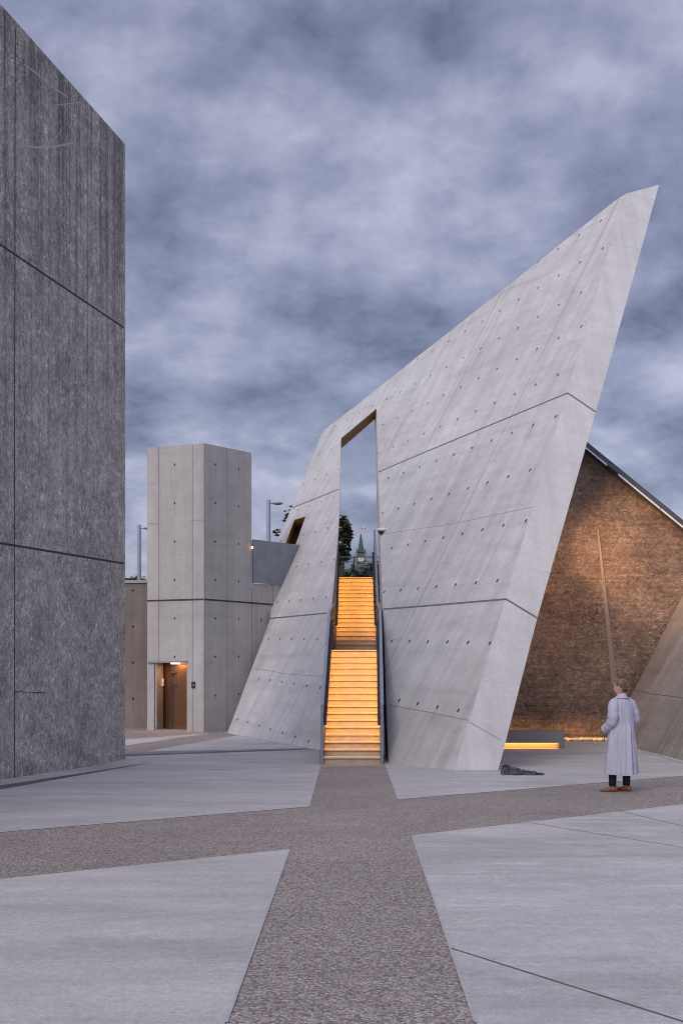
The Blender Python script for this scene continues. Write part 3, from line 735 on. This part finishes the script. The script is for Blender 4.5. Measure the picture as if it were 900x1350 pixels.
lamp('added_spot', 'SPOT', fx, 700, (1, .60, .33), aim=fa, spot_size=R(72), spot_blend=1.0, shadow_soft_size=.06)  # added lamp, hidden from view, for the bright pool on the brown wall
lamp('added_spot', 'SPOT', fx, 230, (1, .56, .28), aim=(6.2, 27.5, 3.4), spot_size=R(130), spot_blend=1, shadow_soft_size=.1)  # added fill that lifts the rest of the brown wall

# ------------------------------------------------------------------ street lamps
def street_lamp(u, v_top, v_base, Y, arm, label):
    p = at(u, v_top, Y); q = at(u, v_base, Y); q.z = min(q.z, 4.2)
    t = thing('street_lamp', label, 'street lamp', tuple(q), 'slim street lamps on the upper level')
    ppm = F / Y
    bm = bmesh.new(); tube(bm, [q, p], [.11, .09], 12); new_obj('pole', bm, m_cap, t)
    za = p.z - 4 / ppm
    bm = bmesh.new(); tube(bm, [Vector((p.x, p.y, za)), Vector((p.x + arm * .45, p.y, za))], .035, 8); new_obj('arm', bm, m_cap, t)
    bm = bmesh.new(); c = Vector((p.x + arm * .68, p.y, za - .02)); ell(bm, c, (abs(arm) * .42, .17, .075), 14); hd_ = new_obj('lamp_head', bm, plain('lamp_head_grey', (.32, .36, .40), .4, .3), t)
    return t
street_lamp(354, 659, 720, 48, .62, 'grey street lamp standing between the lift tower and the leaning wall')
street_lamp(183.4, 692, 768, 52, .75, 'pale street lamp in the gap left of the lift tower, its arm meeting the tower')

# ------------------------------------------------------------------ trees
def leaf_mat(name, a, b):
    M = Mat(name); n = M.noise(M.coord('Object'), .9, 4)
    return M.done(M.mix(M.rng(n, .35, .65, 0, 1), c4(*a), c4(*b)), .8)
m_leaf = leaf_mat('dark_foliage', (.022, .035, .012), (.075, .085, .025)); m_leaf2 = leaf_mat('grey_foliage', (.05, .06, .045), (.12, .125, .09))
m_bark = plain('bark', (.06, .045, .035), .9)
def tree(loc, H, rad, label, mat=m_leaf, n=2600, leaf=.28, seed=1, shape='tall', group=None, crown0=.25, cat='tree'):
    rnd = random.Random(seed); L = Vector(loc)
    t = thing('tree', label, cat, tuple(loc), group)
    bm = bmesh.new(); pts = [L + Vector((rnd.uniform(-.03, .03) * H * (i > 0), 0, H * f)) for i, f in enumerate((0, .25, .5, .75, .93))]
    tube(bm, pts, [H * .025, H * .02, H * .015, H * .009, H * .003], 8)
    cl = []
    for i in range(26):
        f = rnd.uniform(crown0, .97); k = (f - crown0) / (1 - crown0)
        if shape == 'tall': r = rad * (1.05 - .75 * k ** 1.6) * min(1, .55 + k * 3)
        else: r = rad * math.sqrt(max(.08, 1 - (2 * k - 1) ** 2))
        a = rnd.uniform(0, 2 * math.pi); rr = r * rnd.uniform(.35, .85)
        c = L + Vector((math.cos(a) * rr, math.sin(a) * rr, H * f)); cl.append((c, rad * rnd.uniform(.26, .46)))
        b0 = L + Vector((0, 0, H * max(.12, f - .12))); tube(bm, [b0, (b0 + c) / 2 + Vector((0, 0, .04 * H)), c], [H * .007, H * .005, H * .002], 5)
    new_obj('trunk', bm, m_bark, t)
    bm = bmesh.new()
    for i in range(n):
        c, cr2 = cl[rnd.randrange(len(cl))]
        dv = Vector((rnd.gauss(0, 1), rnd.gauss(0, 1), rnd.gauss(0, .8))); dv = dv.normalized() * cr2 * rnd.uniform(.3, 1.1)
        p = c + dv; Mx = Matrix.Rotation(rnd.uniform(0, 6.3), 3, 'Z') @ Matrix.Rotation(rnd.uniform(-1.2, 1.2), 3, 'X')
        s = leaf * rnd.uniform(.5, 1.2)
        q = [Vector((-s, 0, 0)), Vector((0, -s * .5, 0)), Vector((s, 0, 0)), Vector((0, s * .5, 0))]
        bm.faces.new([bm.verts.new(p + Mx @ x) for x in q])
    new_obj('crown', bm, mat, t)
    return t
def tree_at(u, v_top, Y, rad, label, **k):
    p = at(u, v_top, Y); return tree((p.x, Y, 4.2), p.z - 4.2, rad, label, **k)
tree_at(449, 684, 75, 1.15, 'dark tall tree at the left side of the view up the stair', seed=5, n=3400, leaf=.22, crown0=.18)
tree_at(379, 672, 62, 1.35, 'sparse dark tree showing only twig ends beside the slot window', seed=9, n=700, leaf=.2, shape='round')
GB = 'far trees seen through the balustrade glass'
for i, (u, v, r_, lb, mt) in enumerate(((444, 737, 3.2, 'grey-green far tree at the left end of the balustrade glass', m_leaf2), (462, 748, 3.0, 'low dark blue-green tree below the clock tower to its left', m_leaf), (484, 742, 4.0, 'broad grey-green far tree in front of the clock tower base', m_leaf2), (498, 741, 3.2, 'dark far tree at the right end of the balustrade glass', m_leaf))):
    tree_at(u, v, 190, r_, lb, mat=mt, seed=20 + i, n=1500, leaf=.5, shape='round', group=GB, crown0=.1)
GL = 'dark treetops over the retaining wall'
for i, (u, v, lb) in enumerate(((166, 762, 'dark treetop touching the etched wall, over the retaining wall'), (177, 764, 'dark treetop below the pale street lamp, over the retaining wall'), (189, 761, 'dark treetop against the lift tower edge, over the retaining wall'))):
    tree_at(u, v, 150, 2.2, lb, mat=m_leaf, seed=40 + i, n=1200, leaf=.45, shape='round', group=GL, crown0=.2)

# ------------------------------------------------------------------ distant clock tower with its flag
TY = 900.0; pm = F / TY
tb = at(475.5, 850, TY); cx_ = tb.x
ct = thing('clock_tower', 'distant stone clock tower with a steep green copper spire, framed by the stair opening', 'tower', (cx_, TY, 4.2))
Zt = lambda v: CZ + (HV - v) / pm
m_stone = plain('weathered_sandstone', (.22, .20, .19), .9, 0, .3, .3); m_copper = plain('aged_copper', (.028, .075, .062), .6, 0, .25, .5)
def frust(bm, z0, z1, w0, w1):
    r0 = [bm.verts.new((cx_ + x * w0 / 2, TY + y * w0 / 2, z0)) for x, y in ((-1, -1), (1, -1), (1, 1), (-1, 1))]
    r1 = [bm.verts.new((cx_ + x * w1 / 2, TY + y * w1 / 2, z1)) for x, y in ((-1, -1), (1, -1), (1, 1), (-1, 1))]
    skin(bm, [r0, r1])
bm = bmesh.new(); frust(bm, 4, Zt(743), 7.6, 7.4); frust(bm, Zt(743), Zt(734), 8.6, 8.4)
for x in (-1, 1):
    for y in (-1, 1): box(bm, (cx_ + x * 3.9, TY + y * 3.9, Zt(737)), (1.5, 1.5, 11))
new_obj('shaft', bm, m_stone, ct)
bm = bmesh.new(); 
d = bmesh.ops.create_cone(bm, cap_ends=True, segments=24, radius1=2.5, radius2=2.5, depth=.4)
for v in bm.verts: v.co = Matrix.Rotation(R(90), 3, 'X') @ v.co + Vector((cx_, TY - 4.45, Zt(738)))
ck = new_obj('clock_face', bm, plain('clock_white', (.7, .7, .66), .6), ct)
bm = bmesh.new()
box(bm, (cx_, TY - 4.75, Zt(738) + .9), (.3, .1, 1.8)); box(bm, (cx_ + .55, TY - 4.75, Zt(738) + .3), (1.3, .1, .35), Matrix.Rotation(R(-25), 3, 'Y')); hn = new_obj('clock_hands', bm, m_steel_dk); hn.parent = ck; hn.location = (0, 0, 0)
bm = bmesh.new(); frust(bm, Zt(734), Zt(728), 9.2, 6.6); frust(bm, Zt(729), Zt(704), 6.0, .9)
for x in (-1, 1): frust(bm, Zt(729), Zt(727.9), 8.0, 7.4); box(bm, (cx_ + x * 3.6, TY - 3.6, Zt(728.5)), (1.1, 1.1, 5))
new_obj('spire', bm, m_copper, ct)
bm = bmesh.new(); tube(bm, [(cx_, TY, Zt(707)), (cx_, TY, Zt(694.5))], .16, 6); fp = new_obj('flagpole', bm, plain('pale_pole', (.6, .6, .6), .5), ct)
fw, fh = 3.6, 2.2; fz = Zt(696.6)
flag = thing('flag', 'small red and white maple leaf flag flying from the clock tower spire', 'flag', (cx_ + .2, TY, fz))
def wav(x): return math.sin(x * 1.9) * .25
def flagpatch(x0, x1, z0_, z1_, mat, nm, y=0.0, poly=None):
    bm = bmesh.new(); n = 8
    for i in range(n):
        a = x0 + (x1 - x0) * i / n; b = x0 + (x1 - x0) * (i + 1) / n
        slab(bm, [[Vector((cx_ + .2 + a, TY + y + wav(a), z0_ - a * .12)), Vector((cx_ + .2 + b, TY + y + wav(b), z0_ - b * .12)), Vector((cx_ + .2 + b, TY + y + wav(b), z1_ - b * .12)), Vector((cx_ + .2 + a, TY + y + wav(a), z1_ - a * .12))]], (0, .05, 0))
    new_obj(nm, bm, mat, flag)
m_red = plain('flag_red', (.50, .03, .03), .7); m_wht = plain('flag_white', (.8, .8, .8), .7)
flagpatch(0, fw / 4, fz - fh / 2, fz + fh / 2, m_red, 'red_band'); flagpatch(fw / 4, fw * 3 / 4, fz - fh / 2, fz + fh / 2, m_wht, 'white_field'); flagpatch(fw * 3 / 4, fw, fz - fh / 2, fz + fh / 2, m_red, 'red_band')
leafp = [(0, 1), (.2, .62), (.42, .72), (.34, .32), (.62, .52), (.68, .34), (.95, .36), (.82, .1), (.98, -.02), (.52, -.36), (.58, -.55), (.07, -.48), (.07, -.95)]
lf = leafp + [(-x, y) for x, y in reversed(leafp[1:])]
bm = bmesh.new(); slab(bm, [[Vector((cx_ + .2 + fw / 2 + x * .75, TY - .12 + wav(fw / 2), fz - fw / 2 * .12 + y * .8)) for x, y in lf]], (0, .04, 0)); new_obj('maple_leaf', bm, m_red, flag)
# far roofs beyond the trees
bl_ = thing('far_building', 'distant grey stone building with a dark roof, low behind the balustrade glass', 'building', (cx_ + 20, TY + 30, 4))
bm = bmesh.new(); box(bm, (cx_ + 4, TY + 30, 30), (90, 20, 64)); new_obj('wall', bm, m_stone, bl_)
bm = bmesh.new(); frs = [(cx_ - 41, TY + 18, 62), (cx_ + 49, TY + 18, 62), (cx_ + 49, TY + 42, 62), (cx_ - 41, TY + 42, 62)]
r0 = [bm.verts.new(p) for p in frs]; r1 = [bm.verts.new((p[0] * .93 + cx_ * .07, TY + 30 + (p[1] - TY - 30) * .5, 71)) for p in frs]; skin(bm, [r0, r1]); new_obj('roof', bm, m_copper, bl_)

# ------------------------------------------------------------------ person in a long coat
PX, PY = 4.295, 15.72; PZ = gz(PY) + .001
per = thing('person', 'person with pinned-up fair hair in a long lilac-grey coat, hands in pockets, seen from behind', 'person', (PX, PY, PZ))
TH_ = R(33)
Rz = Matrix.Rotation(TH_, 3, 'Z'); Rh = Matrix.Rotation(R(62), 3, 'Z')
def W3(p, rot=Rz): return rot @ Vector(p) + Vector((PX, PY, PZ))
m_skin = plain('skin', (.52, .29, .21), .55, 0, .06, 20)
def ring(bm, z, fn, n, rot, c=(0, 0)):
    return [bm.verts.new(W3((c[0] + fn(t)[0], c[1] + fn(t)[1], z), rot)) for t in [2 * math.pi * k / n for k in range(n)]]
HEAD = [(1.30, .10, .07, .07), (1.40, .08, .055, .065), (1.46, .055, .045, .062), (1.495, .050, .045, .060), (1.508, .043, .070, .066), (1.522, .050, .090, .072), (1.540, .058, .093, .080), (1.552, .061, .090, .085), (1.562, .063, .095, .09), (1.572, .066, .090, .092), (1.585, .068, .090, .096), (1.60, .071, .089, .10), (1.618, .073, .083, .104), (1.635, .074, .088, .105), (1.66, .074, .086, .105), (1.685, .068, .074, .096), (1.705, .053, .054, .075), (1.72, .030, .030, .04)]
NOSE = {1.562: .004, 1.572: .022, 1.585: .021, 1.60: .013, 1.618: .006}
bm = bmesh.new(); rings = []; N_ = 40
for z, hw, fr, bk in HEAD:
    def fn(t):
        x, y = math.sin(t) * hw, math.cos(t) * (fr if math.cos(t) > 0 else bk)
        tt = (t + math.pi) % (2 * math.pi) - math.pi
        y += NOSE.get(z, 0) * math.exp(-(tt / .2) ** 2)
        if z == 1.618: y -= .008 * math.exp(-((abs(tt) - .42) / .16) ** 2)
        return (x, y)
    rot = Rh if z > 1.45 else Rz
    rings.append(ring(bm, z, fn, N_, rot, (0, .02) if z > 1.45 else (0, 0)))
skin(bm, rings)
for s in (-1, 1):                                      # ears
    ell(bm, W3((s * .074, .012, 1.595), Rh), (.014, .020, .032), 10)
# neck into shoulders, arms and hands (in the pockets), legs
def limb(bm, pts, rads, n=12): tube(bm, [W3(p) for p in pts], rads, n)
limb(bm, [(0, 0, .88), (0, 0, 1.05), (0, 0, 1.2), (0, 0, 1.36)], [.13, .115, .13, .09])
ARMS = {-1: [(-.155, .0, 1.385), (-.225, -.045, 1.11), (-.20, .13, .945)], 1: [(.155, .0, 1.385), (.275, -.035, 1.11), (.25, .13, .94)]}
for s in (-1, 1):
    a = ARMS[s]; limb(bm, a, [.045, .036, .025])
    w = Vector(a[2]); fdir = (Vector((s * -.06, .07, -.12))).normalized()
    palm = w + fdir * .07; limb(bm, [w, palm], [.024, .034])
    for j, ln in enumerate((.065, .075, .07, .055)):
        o = Vector((0, (j - 1.5) * .018, 0)); limb(bm, [palm + o, palm + o + fdir * ln * .6, palm + o + fdir * ln + Vector((-s * .02, 0, 0))], [.009, .008, .006], 6)
    limb(bm, [w + fdir * .02, w + fdir * .06 + Vector((0, .035, 0)), w + fdir * .09 + Vector((-s * .01, .045, 0))], [.012, .010, .008], 6)
FEET = {-1: (-.155, -.02, R(75)), 1: (.115, .03, R(50))}
# feet placed from the photograph: left shoe at px 808, right shoe at px 827
lfoot = Vector(((806.5 - 450) / F * PY - PX, -.03, 0)); rfoot = Vector(((826.5 - 450) / F * PY - PX, .04, 0))
def PW(p): return Vector(p) + Vector((PX, PY, PZ))
for ft, hip in ((lfoot, Vector((-.09, -.05, .9))), (rfoot, Vector((.08, .06, .9)))):
    tube(bm, [PW(hip), PW(ft.lerp(hip, .5) + Vector((-.02, .03, 0))), PW(ft + Vector((0, 0, .30))), PW(ft + Vector((0, 0, .06)))], [.085, .055, .042, .034], 12)
new_obj('body', bm, m_skin, per, True)
# hair
m_hair = Mat('fair_hair'); hv = m_hair.coord('Object', scale=(2, 2, 9), rot=(R(35), 0, 0))
m_hair = m_hair.done(m_hair.mix(m_hair.rng(m_hair.noise(hv, 7, 4, .6), .42, .66, 0, 1), c4(.045, .022, .014), c4(.34, .19, .09)), .42)
bm = bmesh.new(); rings = []; grid = []
HZ = [1.535, 1.56, 1.585, 1.60, 1.618, 1.635, 1.66, 1.685, 1.705, 1.722, 1.735]
prof = {h[0]: h[1:] for h in HEAD}
def hprof(z):
    for (z0, *a), (z1, *b) in zip(HEAD, HEAD[1:]):
        if z0 <= z <= z1:
            k = (z - z0) / (z1 - z0); return [a[i] + (b[i] - a[i]) * k for i in range(3)]
    return [.012, .012, .015]
for z in HZ:
    hw, fr, bk = hprof(z - .012 if z > 1.7 else z); g = .016
    row = []
    for k in range(N_):
        t = 2 * math.pi * k / N_
        wv = .003 * math.sin(t * 9 + z * 40)
        x = math.sin(t) * (hw + g + wv); y = math.cos(t) * ((fr + g * .7) if math.cos(t) > 0 else (bk + g + wv + .012 * max(0, 1 - abs(z - 1.64) / .08)))
        row.append(bm.verts.new(W3((x, y + .02, z), Rh)))
    grid.append(row)
for i in range(len(HZ) - 1):
    zm = (HZ[i] + HZ[i + 1]) / 2
    for k in range(N_):
        t = 2 * math.pi * (k + .5) / N_; tt = abs((t + math.pi) % (2 * math.pi) - math.pi)
        lim = 0 if zm > 1.675 else (1.05 if zm > 1.63 else (1.55 if zm > 1.60 else 2.05))
        if tt < lim: continue
        bm.faces.new([grid[i][k], grid[i][(k + 1) % N_], grid[i + 1][(k + 1) % N_], grid[i + 1][k]])
bm.faces.new(grid[-1])
ell(bm, W3((.0, -.105, 1.585), Rh), (.042, .046, .05), 14)
ell(bm, W3((.025, -.118, 1.60), Rh), (.03, .03, .038), 12)
for j in range(5):
    a = j * 1.25; tube(bm, [W3((math.sin(a) * .03, -.115 + math.cos(a) * .02, 1.555 + .012 * j), Rh), W3((math.sin(a + 1.4) * .045, -.125, 1.585 + .01 * j), Rh), W3((math.sin(a + 2.6) * .03, -.12 + .01 * j, 1.62), Rh)], [.010, .014, .008], 7)
new_obj('hair', bm, m_hair, per, True)
# coat
M = Mat('lilac_wool'); oc = M.coord('Object')
M.bump(M.noise(oc, 160, 3, .7), .35, .003)
m_coat = M.done(M.scale(c4(.43, .415, .50), M.math('MULTIPLY', M.rng(M.noise(oc, 5, 5, .6), .3, .7, .92, 1.06), M.rng(M.noise(oc, 120, 3, .7), .25, .75, .88, 1.1))), .95)
COAT = [(.275, .275, .245, .0), (.45, .262, .232, .0), (.65, .248, .215, 0), (.85, .232, .198, 0), (.97, .218, .178, 0), (1.08, .205, .155, 0), (1.18, .200, .145, 0), (1.28, .200, .135, 0), (1.35, .196, .122, 0), (1.40, .165, .105, .0), (1.43, .125, .088, 0), (1.455, .085, .075, .0), (1.47, .068, .066, 0)]
bm = bmesh.new(); rings = []; NC = 240
for i in range(len(COAT) - 1):
    za, ra, fa_, _ = COAT[i]; zb, rb, fb, _ = COAT[i + 1]
    for s_ in range(3):
        k = s_ / 3; z = za + (zb - za) * k; rx = ra + (rb - ra) * k; ry = fa_ + (fb - fa_) * k
        row = []
        for j in range(NC):
            t = 2 * math.pi * j / NC
            hem = max(0, 1 - (z - .265) / 1.0)
            fold = (.020 * math.sin(4 * t + .7 + z * .8) + .014 * math.sin(9 * t + 2.1 + z * 1.9) + .008 * math.sin(17 * t + z * 3)) * (hem ** .8 + .08)
            fold += .012 * math.sin(6 * t - z * 13) * max(0, 1 - abs(z - 1.12) / .22) 
            nz_ = noise.noise(Vector((math.cos(t) * 2.2, math.sin(t) * 2.2, z * 2.3))) * .016 + noise.noise(Vector((math.cos(t) * 6, math.sin(t) * 6, z * 7))) * .009
            x = math.sin(t) * (rx + fold + nz_); y = math.cos(t) * (ry + fold + nz_)
            tb_ = abs(t - math.pi)                     # centre-back pleat and vent
            if z < .95: y += .055 * math.exp(-(tb_ / .03) ** 2) * min(1, (.95 - z) / .08); x += .012 * (1 if t < math.pi else -1) * math.exp(-(tb_ / .12) ** 2)
            else: y += .010 * math.exp(-(tb_ / .025) ** 2)
            row.append(bm.verts.new(W3((x, y, z + (.004 * math.sin(3 * t) if z < .3 else 0)))))
        rings.append(row)
skin(bm, rings, cap=False); bm.faces.new(rings[-1])
inner = []
for z, sc in ((.275, .985), (.6, .93)):
    inner.append([bm.verts.new(W3(((math.sin(2 * math.pi * j / NC)) * .26 * sc, math.cos(2 * math.pi * j / NC) * .2 * sc, z + .003))) for j in range(NC)])
skin(bm, inner, cap=False)
# sleeves
def sleeve(s):
    a = [Vector(p) for p in ARMS[s]]
    if s < 0: path = [Vector((-.125, .0, 1.395)), Vector((-.185, -.01, 1.35)), Vector((-.225, -.03, 1.24)), Vector((-.238, -.045, 1.13)), Vector((-.240, -.01, 1.055)), Vector((-.235, .06, .995)), Vector((-.215, .125, .95)), Vector((-.21, .14, .935))]
    else: path = [Vector((.125, .0, 1.395)), Vector((.185, -.01, 1.35)), Vector((.235, -.02, 1.24)), Vector((.275, -.03, 1.13)), Vector((.285, .0, 1.05)), Vector((.272, .075, .985)), Vector((.25, .13, .94)), Vector((.245, .14, .93))]
    rad = [.062, .080, .082, .080, .078, .072, .064, .058]
    # resample
    P2, R2 = [], []
    for i in range(len(path) - 1):
        for q in range(3):
            k = q / 3; P2.append(path[i].lerp(path[i + 1], k)); R2.append(rad[i] + (rad[i + 1] - rad[i]) * k)
    P2.append(path[-1]); R2.append(rad[-1])
    R2 = [r * (1 + .10 * math.sin(i * 1.9 + s) * (1 if 5 < i < 18 else .3)) for i, r in enumerate(R2)]
    tube(bm, [W3(p) for p in P2], R2, 20)
    c = W3(P2[-1]); d = (W3(P2[-1]) - W3(P2[-3])).normalized()
    tube(bm, [c - d * .075, c - d * .07, c - d * .005, c], [.062, .072, .072, .062], 20)       # cuff
sleeve(-1); sleeve(1)
coat = new_obj('coat', bm, m_coat, per, True)
# collar
bm = bmesh.new(); rr = []
for z, rx, ry in ((1.425, .135, .098), (1.418, .128, .092), (1.45, .092, .082), (1.492, .072, .074), (1.498, .066, .068), (1.46, .062, .064)):
    rr.append([bm.verts.new(W3((math.sin(t) * rx, math.cos(t) * ry - .004, z + .012 * math.cos(t) * (-1) + (0.006 * math.sin(2 * t))))) for t in [2 * math.pi * k / 36 for k in range(36)]])
skin(bm, rr, False); cl_ = new_obj('collar', bm, m_coat, per, True)
# dark lapel edge / scarf at the front
bm = bmesh.new(); tube(bm, [W3((-.10, .13, 1.38)), W3((-.13, .145, 1.26)), W3((-.13, .15, 1.12))], [.02, .03, .02], 8); new_obj('scarf', bm, plain('navy_cloth', (.02, .03, .07), .9), per, True)
# trousers
m_tr = plain('black_cloth', (.012, .014, .02), .9)
bm = bmesh.new()
for ft, hip in ((lfoot, Vector((-.09, -.05, .9))), (rfoot, Vector((.08, .06, .9)))):
    tube(bm, [PW(hip), PW(ft.lerp(hip, .5) + Vector((-.02, .03, 0))), PW(ft + Vector((0, .0, .30))), PW(ft + Vector((0, 0, .09)))], [.10, .075, .062, .055], 16)
new_obj('trousers', bm, m_tr, per, True)
# shoes
m_shoe = plain('tan_leather', (.20, .075, .035), .45, 0, .15, 30)
for ft, ang in ((lfoot, R(80)), (rfoot, R(42))):
    bm = bmesh.new(); Mr = Matrix.Rotation(ang, 3, 'Z'); rr = []
    for y, w, h, zb in ((-.075, .018, .045, .012), (-.07, .030, .075, .002), (-.03, .036, .092, 0), (.03, .037, .085, 0), (.08, .040, .062, 0), (.13, .043, .048, 0), (.17, .034, .038, .002), (.188, .014, .022, .006)):
        row = []
        for k in range(14):
            t = 2 * math.pi * k / 14; z = math.sin(t); zz = zb + (h - zb) * (.5 + .5 * z) if z > -.6 else zb
            row.append(bm.verts.new(PW(ft + Mr @ Vector((math.cos(t) * w, y, zz)))))
        rr.append(row)
    skin(bm, rr); new_obj('shoe', bm, m_shoe, per, True)

print('objects', len(bpy.data.objects))
